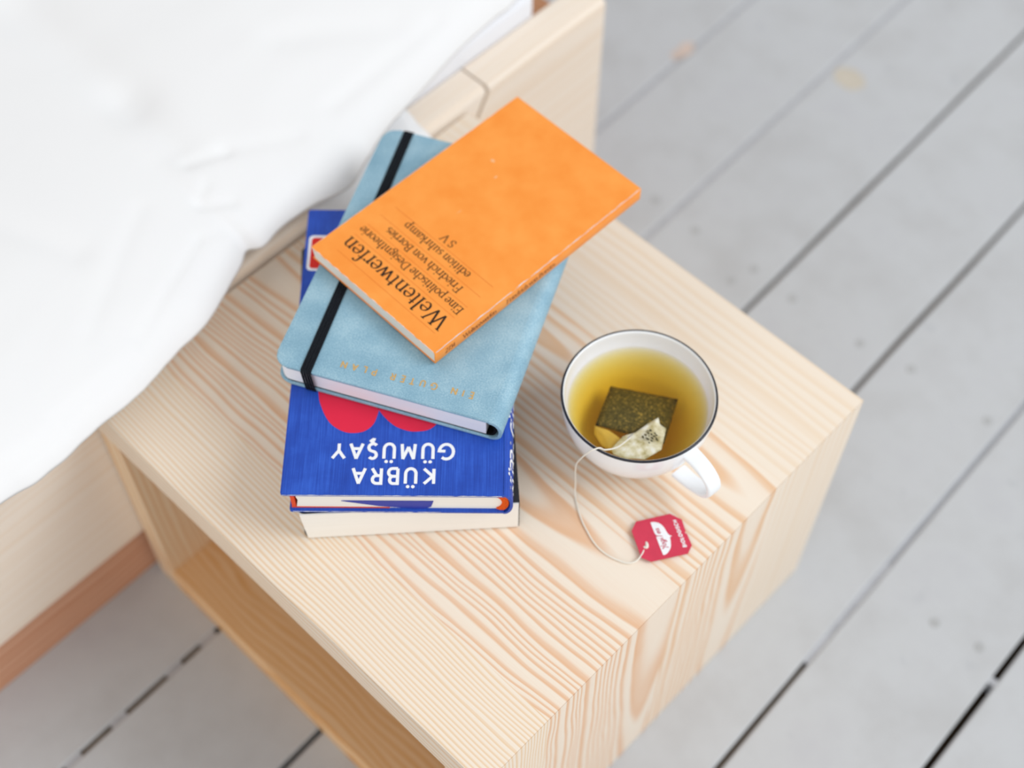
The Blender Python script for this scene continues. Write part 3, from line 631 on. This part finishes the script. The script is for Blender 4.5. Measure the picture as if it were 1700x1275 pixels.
# the spine lining was built from z=0: lift only those vertices
me = lin.data
for v in me.vertices:
    if v.co.x < .01035 and not (abs(v.co.z - (CT3 + .00005)) < 2e-6 or abs(v.co.z - (CT3 + .0004)) < 2e-6): v.co.z += CT3 + .0002
bm = bmesh.new()     # ribbon bookmark end
P = [Vector((.0185, -.006, T3 - .0052)), Vector((.0145, -.0030, T3 - .0056)), Vector((.0123, -.0022, T3 - .0068)), Vector((.0110, -.0030, T3 - .0080))]
for a, b in zip(P[:-1], P[1:]):
    bm.faces.new([bm.verts.new(q) for q in (a, b, b + Vector((0, .0, -.0014)), a + Vector((0, 0, -.0014)))])
obj('ribbon', bm, plain('cream_ribbon', srgb(232, 224, 200), .6, .3), b3, normals=False)
# elastic band: over the front, round the head edge and under
def band_pts(u0, u1):
    return [(u1, -L3 - .0008, .003), (u1, -L3 - .0009, T3 - .0006), (u1, -L3 + .0006, T3 + .0007), ((u0 * 1 + u1) / 2, -L3 / 2, T3 + .00055), (u0, -.0006, T3 + .0007), (u0 - .0002, .0010, T3 - .0006), (u0 - .0012, .0008, .0030), (u0 - .0013, .0002, -.0002)]
bp = band_pts(.1205, .1262); bm = bmesh.new()
for s in range(4):
    o0 = -.0034 + s * .0017; rws = []
    for i, (x, y, z) in enumerate(bp):
        dz = (0, .0005); nrm = Vector((0, -1, 0)) if i < 2 else (Vector((0, 0, 1)) if i < 5 else Vector((0, 1, 0)))
        pr = []
        for (ox, oh) in ((0.00004, 0), (.0004, .0005), (.0013, .0005), (.00166, 0)):
            pr.append(bm.verts.new(Vector((x + o0 + ox, y, z)) + nrm * oh))
        rws.append(pr)
    for i in range(len(rws) - 1):
        for k in range(3): bm.faces.new((rws[i][k], rws[i][k + 1], rws[i + 1][k + 1], rws[i + 1][k]))
        bm.faces.new((rws[i][3], rws[i][0], rws[i + 1][0], rws[i + 1][3]))
obj('elastic_band', bm, bandm, b3)
gold = plain('gold_foil', srgb(212, 170, 98), .4, .5, .2, 1500, metal=.1)
q = lettering('EIN GUTER PLAN', 'sans', .0042, .0222, .1030, .2)
rot = math.atan2(-.0130 + .0160, .0808)
print_on('gold_lettering', [[(.0222 + (a - .0222) * math.cos(rot) - b * math.sin(rot), -.0163 + (a - .0222) * math.sin(rot) + b * math.cos(rot)) for a, b in p] for p in q], lambda x, y, z: (x, y, T3 + z), gold, b3, .00008)
Z4 = Z3 + T3 + .0012

# 4 --- orange paperback
b4 = book('paperback_book', 'slim bright orange paperback with black serif title, lying askew on top of the stack', (0.1763, 0.1428, ZT + Z4), 178.8)
T4, W4, L4 = 0.0106, 0.1092, 0.1768
og = N('orange_cover'); og.b.inputs['Roughness'].default_value = .45; og.b.inputs['Specular IOR Level'].default_value = .3
tc = og.n('ShaderNodeTexCoord'); n1 = og.n('ShaderNodeTexNoise', i_Scale=60.0, i_Detail=5.0); og.l(tc.outputs['Object'], n1.inputs['Vector'])
og.l(og.ramp(n1.outputs[0], [(.3, srgb(250, 150, 58)), (.7, srgb(255, 164, 74))]), og.b.inputs['Base Color'])
bm = bmesh.new(); c = .0004
prism(bm, [(c, -L4), (W4, -L4), (W4, 0), (c, 0)], T4 - c, T4); prism(bm, [(c, -L4), (W4, -L4), (W4, 0), (c, 0)], 0, c)
extrude_y(bm, [(c, 0), (c, c * .9), (c, T4 - c * .9), (c, T4), (.0001, T4), (-.0002, T4 - .0005), (-.0003, T4 / 2), (-.0002, .0005), (.0001, 0)], -L4, 0)
cv4 = obj('cover', bm, og.m, b4, smooth=True, angle=R(40))
bm = bmesh.new(); box(bm, c + .0001, W4 - .0003, -L4 + .0003, -.0003, c + .00005, T4 - c - .00005)
for v in bm.verts:
    if v.co.x > .05 and v.co.z < .005: v.co.x -= .0012
    if v.co.y > -.01 and v.co.z < .005: v.co.y -= .0003
obj('page_block', bm, greyp, b4)
ink = plain('black_ink', srgb(52, 38, 30), .5, .2); brown_ink = plain('brown_ink', srgb(150, 78, 36), .5, .2); rule_ink = plain('rule_ink', srgb(226, 106, 34), .5, .2)
top4 = lambda x, y, z: (x, y, T4 + z)
def line4(text, base, x0, x1, xh, thick, thin, mat, nm='title_lettering'):
    q = lettering(text, 'serif', xh, x0, x1, 0, thick, thin)
    print_on(nm, [[(a, b - base) for a, b in p] for p in q], top4, mat, b4, .00007)
line4('Weltentwerfen', .0229, .0098, .0990, .0072, .19, .06, ink)
line4('Eine politische Designtheorie', .0339, .0102, .0992, .0039, .19, .08, ink, 'subtitle_lettering')
line4('Friedrich von Borries', .0445, .0218, .0872, .0039, .19, .08, ink, 'author_lettering')
line4('edition suhrkamp', .0552, .0262, .0825, .0039, .19, .08, ink, 'series_lettering')
line4('SV', .0652, .0490, .0598, .0038, .19, .08, ink, 'series_lettering')
rq = []
for i, v in enumerate((.0098, .0255, .0362, .0468, .0573)): rq.append([(.0102, -v - .0001), (.0985 - (.002 if i in (0, 4) else 0), -v - .0001), (.0985 - (.002 if i in (0, 4) else 0), -v + .0001), (.0102, -v + .0001)])
print_on('printed_rules', rq, top4, rule_ink, b4, .00005)
sp4 = lambda x, y, z: (-.00032 - z, -x, T4 * .27 + y)
for tx, a, b in (('2734', .008, .016), ('Weltentwerfen', .022, .050), ('Friedrich von Borries', .058, .100)):
    print_on('spine_lettering', lettering(tx, 'serif', .0027, a, b, 0, .2, .1), sp4, brown_ink, b4, .00004)
wear(b4, [(-.0001, -.001, T4 + .00003), (-.0001, -L4 + .001, T4 + .00003)], (.0006, 0, 0), 1.1, 9, .05, step=160)
wear(b4, [(-.0003, -.001, T4 - .00002), (-.0003, -L4 + .001, T4 - .00002)], (0, 0, -.0006), 1.0, 12, .1, step=160)
wear(b4, [(.001, .00003, T4), (W4 - .001, .00003, T4)], (0, -.0005, .00004), 1.2, 15, .15, step=120)
wear(b4, [(W4 + .00003, -.001, T4), (W4 + .00003, -L4 + .02, T4)], (-.0003, 0, .00004), 1.0, 17, .1, step=120)
sfm = plain('pale_scuff', srgb(248, 190, 140), .6, .2)
for (cx, cy, ra, rb) in ((.0811, -.1267, .0016, .0011), (.0701, -.1185, .0006, .0014), (.066, -.083, .0002, .002)):
    bm = bmesh.new(); bm.faces.new([bm.verts.new((cx + ra * math.cos(k * .7), cy + rb * math.sin(k * .7), T4 + .00005)) for k in range(9)]); obj('scuff_mark', bm, sfm, b4)

# ------------------------------------------------------------------ tea cup
CX, CY = 0.2684, 0.2212
cup = thing('teacup', 'white porcelain teacup with a thin dark rim, full of tea', 'cup', (CX, CY, ZT + .0002))
porc = N('porcelain'); porc.b.inputs['Base Color'].default_value = srgb(247, 251, 255); porc.b.inputs['Roughness'].default_value = .12; porc.b.inputs['Specular IOR Level'].default_value = .5
tcp = porc.n('ShaderNodeTexCoord'); npz = porc.n('ShaderNodeTexNoise', i_Scale=8.0); porc.l(tcp.outputs['Object'], npz.inputs['Vector']); porc.bump(npz.outputs[0], .02, .0003)
HR, RR = 0.053, 0.0468
def bowl_r(z):    # outer radius
    t = max(0, min(1, (z - .003) / (HR - .003)))
    return .0215 + (RR - .0215) * (math.sin(t ** .70 * math.pi / 2)) ** .92
prof = []
zs = [.003 + (HR - .0012 - .003) * (k / 26) for k in range(27)]
prof += [(0, .0022), (.0175, .0022), (.0182, .0), (.0205, .0), (.0212, .0028)]
prof += [(bowl_r(z), z) for z in zs]
prof += [(RR - .0001, HR - .0005), (RR - .0006, HR), (RR - .0013, HR), (RR - .0019, HR - .0007)]
ZB = .0062
def inner_r(z): return (RR - .0021) * math.sqrt(max(0, 1 - ((HR - z) / (HR - ZB)) ** 1.85))
zi = [ZB + (HR - .0018 - ZB) * (k / 34) ** 1.6 for k in range(34, 0, -1)]
prof += [(inner_r(z), z) for z in zi] + [(0, ZB)]
bm = bmesh.new(); lathe(bm, prof, 128, False); obj('bowl', bm, porc.m, cup, smooth=True)
bm = bmesh.new(); lathe(bm, [(RR - .00135, HR + .00004), (RR - .0009, HR + .00022), (RR - .0003, HR + .00010), (RR + .0001, HR - .0006), (RR - .0003, HR - .0006), (RR - .0007, HR - .0001)], 160)
obj('rim_line', bm, plain('dark_rim_glaze', srgb(26, 30, 44), .25, .5), cup, smooth=True)
# handle: flat strap bent into a loop
hp = catmull([(.0440, 0, .0455), (.0510, 0, .0462), (.0600, 0, .0448), (.0668, 0, .0400), (.0686, 0, .0330), (.0655, 0, .0262), (.0575, 0, .0215), (.0490, 0, .0185), (.0405, 0, .0170)], 6)
bm = bmesh.new(); rws = []
for i, p in enumerate(hp):
    t = (hp[min(i + 1, len(hp) - 1)] - hp[max(i - 1, 0)]).normalized(); nrm = Vector((-t.z, 0, t.x)); hw = .0056 - .0006 * math.sin(i / (len(hp) - 1) * math.pi); th = .0018
    rws.append([bm.verts.new(p + nrm * (th * math.copysign(abs(math.sin(a)) ** .7, math.sin(a))) + Vector((0, hw * math.copysign(abs(math.cos(a)) ** .5, math.cos(a)), 0))) for a in [2 * math.pi * k / 20 for k in range(20)]])
for i in range(len(rws) - 1):
    for k in range(20): bm.faces.new((rws[i][k], rws[i][(k + 1) % 20], rws[i + 1][(k + 1) % 20], rws[i + 1][k]))
bm.faces.new(rws[0]); bm.faces.new(rws[-1][::-1])
ho = obj('handle', bm, porc.m, cup, smooth=True, angle=R(60)); ho.rotation_euler = (0, 0, R(-8))
# tea
ZL = 0.0405
tea = N('green_tea'); t = tea.t; t.nodes.remove(tea.b)
tr = tea.n('ShaderNodeBsdfTransparent'); gl = tea.n('ShaderNodeBsdfGlossy', i_Roughness=.03); mx = tea.n('ShaderNodeMixShader')
fr = tea.n('ShaderNodeFresnel', i_IOR=1.33); ge = tea.n('ShaderNodeNewGeometry'); tea.l(tea.math('MULTIPLY', fr.outputs[0], tea.math('SUBTRACT', 1.0, ge.outputs['Backfacing'])), mx.inputs[0]); tea.l(tr.outputs[0], mx.inputs[1]); tea.l(gl.outputs[0], mx.inputs[2]); tea.l(mx.outputs[0], tea.out.inputs['Surface'])
va = tea.n('ShaderNodeVolumeAbsorption', i_Density=92.0); va.inputs['Color'].default_value = (.962, .845, .22, 1)
tea.l(va.outputs[0], tea.out.inputs['Volume'])
bm = bmesh.new()
tz = [ZB + .0002 + (ZL - ZB - .0002) * (k / 26) ** 1.6 for k in range(1, 27)]
lathe(bm, [(0, ZB + .0002)] + [(inner_r(z) - .00015, z) for z in tz] + [(0, ZL)], 96, False)
to = obj('tea', bm, tea.m, None, smooth=False); to.location = (CX, CY, ZT + .0002)
tag(to, 'golden green tea filling the white cup', 'tea')
# tea bag
tb = thing('tea_bag', 'paper tea bag steeping in the cup, red tag on its string', 'tea bag', (CX, CY, ZT + .0002))
lm = N('wet_tea_leaves'); lm.b.inputs['Roughness'].default_value = .7
tc = lm.n('ShaderNodeTexCoord'); n1 = lm.n('ShaderNodeTexNoise', i_Scale=520.0, i_Detail=5.0, i_Roughness=.8); lm.l(tc.outputs['Object'], n1.inputs['Vector'])
n2 = lm.n('ShaderNodeTexVoronoi', i_Scale=560.0); lm.l(tc.outputs['Object'], n2.inputs['Vector'])
base = lm.ramp(n1.outputs[0], [(.35, srgb(46, 46, 28)), (.55, srgb(92, 84, 50)), (.70, srgb(205, 176, 104))])
lm.l(lm.mix(lm.math('MULTIPLY', lm.ramp(n2.outputs['Distance'], [(.0, (1, 1, 1, 1)), (.35, (0, 0, 0, 1))]), .5), base, srgb(70, 70, 40)), lm.b.inputs['Base Color']); lm.bump(n1.outputs[0], .6, .0008)
def pouch(quad, z_in, z_out, puff, mat, nm, n=14, thick=.0012):
    """quad: 4 xy corners; pillow surface"""
    A, B, Cc, Dd = [Vector((x - CX, y - CY, z)) for (x, y), z in zip(quad, z_out)]
    bm = bmesh.new(); topg, botg = [], []
    for i in range(n + 1):
        r1, r2 = [], []
        for k in range(n + 1):
            u, v = i / n, k / n; p = (A * (1 - u) + B * u) * (1 - v) + (Dd * (1 - u) + Cc * u) * v
            f = (math.sin(math.pi * u) * math.sin(math.pi * v)) ** .45
            nz_ = noise.noise(p * 160) * .0006
            r1.append(bm.verts.new(p + Vector((0, 0, puff * f + nz_ + thick * .5))))
            r2.append(bm.verts.new(p - Vector((0, 0, puff * f * .6 + thick * .5))) if 0 < i < n and 0 < k < n else r1[-1])
        topg.append(r1); botg.append(r2)
    for i in range(n):
        for k in range(n):
            bm.faces.new((topg[i][k], topg[i + 1][k], topg[i + 1][k + 1], topg[i][k + 1]))
            f = (botg[i][k], botg[i][k + 1], botg[i + 1][k + 1], botg[i + 1][k])
            if len(set(f)) == 4:
                try: bm.faces.new(f)
                except ValueError: pass
    return obj(nm, bm, mat, tb, smooth=True)
pouch([(.2432, .2258), (.2790, .2480), (.2955, .2150), (.2575, .1955)], 0, (.0285, .0275, .0335, .0345), .0035, lm.m, 'pouch')
pap = N('wet_paper'); pap.b.inputs['Base Color'].default_value = srgb(232, 226, 200); pap.b.inputs['Roughness'].default_value = .4; pap.b.inputs['Transmission Weight'].default_value = 0
tc = pap.n('ShaderNodeTexCoord'); n1 = pap.n('ShaderNodeTexNoise', i_Scale=150.0, i_Detail=4.0); pap.l(tc.outputs['Object'], n1.inputs['Vector'])
pap.l(pap.ramp(n1.outputs[0], [(.35, srgb(178, 164, 112)), (.5, srgb(222, 214, 180)), (.62, srgb(240, 238, 226))]), pap.b.inputs['Base Color'])
pap2 = plain('tea_soaked_paper', srgb(214, 188, 118), .5, .3, .08, 120, .2)
def sheet(pts3, mat, nm, par=tb, th=.0004):
    bm = bmesh.new(); v = [bm.verts.new((x - CX, y - CY, z)) for x, y, z in pts3]; c = bm.verts.new(sum((q.co for q in v), Vector()) / len(v) + Vector((0, 0, .0012)))
    for i in range(len(v)): bm.faces.new((v[i], v[(i + 1) % len(v)], c))
    bmesh.ops.subdivide_edges(bm, edges=list(bm.edges), cuts=3, use_grid_fill=True)
    for q in bm.verts: q.co.z += .0007 * noise.noise(q.co * 170)
    bmesh.ops.recalc_face_normals(bm, faces=bm.faces); bmesh.ops.solidify(bm, geom=list(bm.faces), thickness=th)
    return obj(nm, bm, mat, par, smooth=True)
# soaked lower fold, then the dry white flap that breaks the surface
sheet([(.2570, .1955, .0345), (.2660, .1985, .0350), (.2770, .1990, .0355), (.2775, .1890, .0345), (.2690, .1890, .0320), (.2600, .1920, .0315)], pap2, 'folded_paper')
sheet([(.2762, .1990, .0400), (.2800, .2060, .0405), (.2815, .2150, .0412), (.2838, .2222, .0425), (.2872, .2195, .0420), (.2917, .2200, .0418), (.2955, .2135, .0412), (.2990, .2075, .0408), (.2960, .1960, .0404), (.2870, .1885, .0400), (.2800, .1860, .0395), (.2765, .1885, .0385)], pap.m, 'folded_paper')
bm = bmesh.new()     # few leaves showing through the flap
for k in range(26):
    a, rr_ = random.uniform(0, 6.28), random.uniform(0, 1) ** .5
    x = .2895 + math.cos(a) * rr_ * .0052 - CX; y = .2085 + math.sin(a) * rr_ * .0045 - CY; s = random.uniform(.0005, .0012)
    z = .0432 + random.uniform(0, .0004)
    bmesh.ops.create_icosphere(bm, subdivisions=1, radius=s, matrix=Matrix.Translation((x, y, z)) @ Matrix.Diagonal((1, .6, .35, 1)))
lf = obj('tea_leaves', bm, lm.m, tb); lf['kind'] = 'stuff'
bm = bmesh.new(); P = [Vector((.2800 - CX, .1985 - CY, .0425)), Vector((.2805 - CX, .2030 - CY, .0432))]; tube(bm, P, .00035, 6)
obj('staple', bm, plain('staple_steel', srgb(200, 200, 205), .3, .5, metal=.9), tb)
# string: from the flap over the rim, down the outside and across the wood to the tag
sp = [(.2810, .2000, .0428), (.2800, .1900, .0430), (.2775, .1815, .0470), (.2765, .1772, .0533), (.2752, .1738, .0544), (.2732, .1712, .0520), (.2700, .1690, .0440), (.2668, .1688, .0330), (.2655, .1702, .0200), (.2665, .1700, .0080), (.2702, .1662, .0011),
      (.2790, .1599, .0007), (.2850, .1565, .0006), (.2909, .1540, .0006), (.2984, .1513, .0006), (.3060, .1502, .0006), (.3140, .1512, .0006), (.3223, .1544, .0008), (.3258, .1590, .0016), (.3254, .1650, .0024), (.3232, .1702, .0014)]
P = catmull([(x - CX, y - CY, z) for x, y, z in sp], 8); bm = bmesh.new(); tube(bm, P, .00048, 8)
obj('string', bm, plain('cotton_string', srgb(240, 236, 226), .9, .05, .04, 900, .4), tb, smooth=True)
# tag
tg = bpy.data.objects.new('tag', None)
EX = Vector((math.cos(R(144.56)), math.sin(R(144.56)), 0)); EY = Vector((math.cos(R(50.55)), math.sin(R(50.55)), 0)); TO = Vector((.3264 - CX, .1623 - CY, .0003))
def tp(u, v, z=0):
    q = TO + EX * u * .001 + EY * v * .001; curl = .0012 * (1 - v / 33)
    return Vector((q.x, q.y, q.z + z + curl + .0006))
tagm = plain('red_card', srgb(212, 62, 88), .5, .25, .05, 120)
out = [(17.9, -1.3), (23.8, 2.7), (27.2, 24.3), (22.7, 30.5), (14.6, 30.9), (13.7, 30.0), (12.9, 31.2), (4.9, 32.2), (-.1, 28.6), (-3.3, 5.6), (-.1, .4)]
bm = bmesh.new(); a_ = [bm.verts.new(tp(u, v, 0)) for u, v in out]; b_ = [bm.verts.new(tp(u, v, .0005)) for u, v in out]
bm.faces.new(a_[::-1]); bm.faces.new(b_)
for i in range(len(out)): bm.faces.new((a_[i], a_[(i + 1) % len(out)], b_[(i + 1) % len(out)], b_[i]))
bmesh.ops.triangulate(bm, faces=[f for f in bm.faces if len(f.verts) > 4])
tgo = obj('tag', bm, tagm, tb); tgo['label'] = 'red octagonal card tag'
bm = bmesh.new()
lg = catmull([(22.4, 11.2, 0), (22.5, 13.6, 0), (21.2, 16.6, 0), (18.6, 18.4, 0), (15.6, 19.3, 0), (13.2, 20.3, 0), (12.2, 21.9, 0)], 5)[:-1] + catmull([(12.2, 21.9, 0), (11.4, 20.6, 0), (8.5, 20.2, 0), (5.0, 19.4, 0), (1.9, 17.2, 0), (.4, 15.2, 0), (.2, 13.6, 0)], 5)
bm.faces.new([bm.verts.new(tp(p.x, p.y, .00058)) for p in lg]); bmesh.ops.triangulate(bm, faces=bm.faces)
obj('logo_panel', bm, white_ink, tgo, normals=False)
def on_tag(x, y, z): return tp(x, y, .0005 + z)
q = lettering('BIOLOGISCH', 'sans', 2.0, 4.2, 22.6, .3)
print_on('tag_lettering', [[(a, 28.9 - (a - 4) * .10 - b) for a, b in p] for p in q], on_tag, white_ink, tgo, .00008)
SCR = {'Y': (.8, [[(.1, 1.4), (.25, .9), (.5, .8)], [(.75, 1.5), (.3, -.3)]]), 'o': (.7, [arc(.3, .4, .26, .36, 0, 360)]), 'g': (.7, [arc(.3, .45, .24, .34, 0, 360), [(.56, .8), (.45, -.4), (.15, -.5), (.1, -.2), (.7, .2)]]),
       'i': (.4, [[(.2, .8), (.15, .15), (.4, .1)], [(.25, 1.1), (.25, 1.25)]]), 'T': (.9, [[(.1, 1.4), (.95, 1.5)], [(.55, 1.45), (.3, 0)]]), 'e': (.6, [[(.1, .4), (.5, .5)] + arc(.32, .4, .22, .36, 20, 320)]), 'a': (.7, [arc(.3, .4, .24, .34, 30, 330), [(.55, .75), (.5, .1), (.7, .1)]])}
x = 0; q = []
for ch in 'YogiTea':
    for st in SCR[ch][1]:
        r_ = []; ribbon(r_, st, lambda dx, dy: .17); q += [[(x + a, b) for a, b in p] for p in r_]
    x += SCR[ch][0]
sc_ = 14.2 / x * 1.0
print_on('logo_lettering', [[(4.0 + a * sc_, 17.6 - (a * sc_) * .17 - b * sc_ * .85) for a, b in p] for p in q], on_tag, plain('crimson_script', srgb(196, 50, 84), .5, .2), tgo, .00014)
bm = bmesh.new(); kp = catmull([(.3222 - CX, .1722 - CY, .0016), (.3236 - CX, .1712 - CY, .0024), (.3246 - CX, .1698 - CY, .0022), (.3232 - CX, .1688 - CY, .0016)], 5); tube(bm, kp, .0010, 8)
obj('knot', bm, bpy.data.materials['cotton_string'], tb, smooth=True)
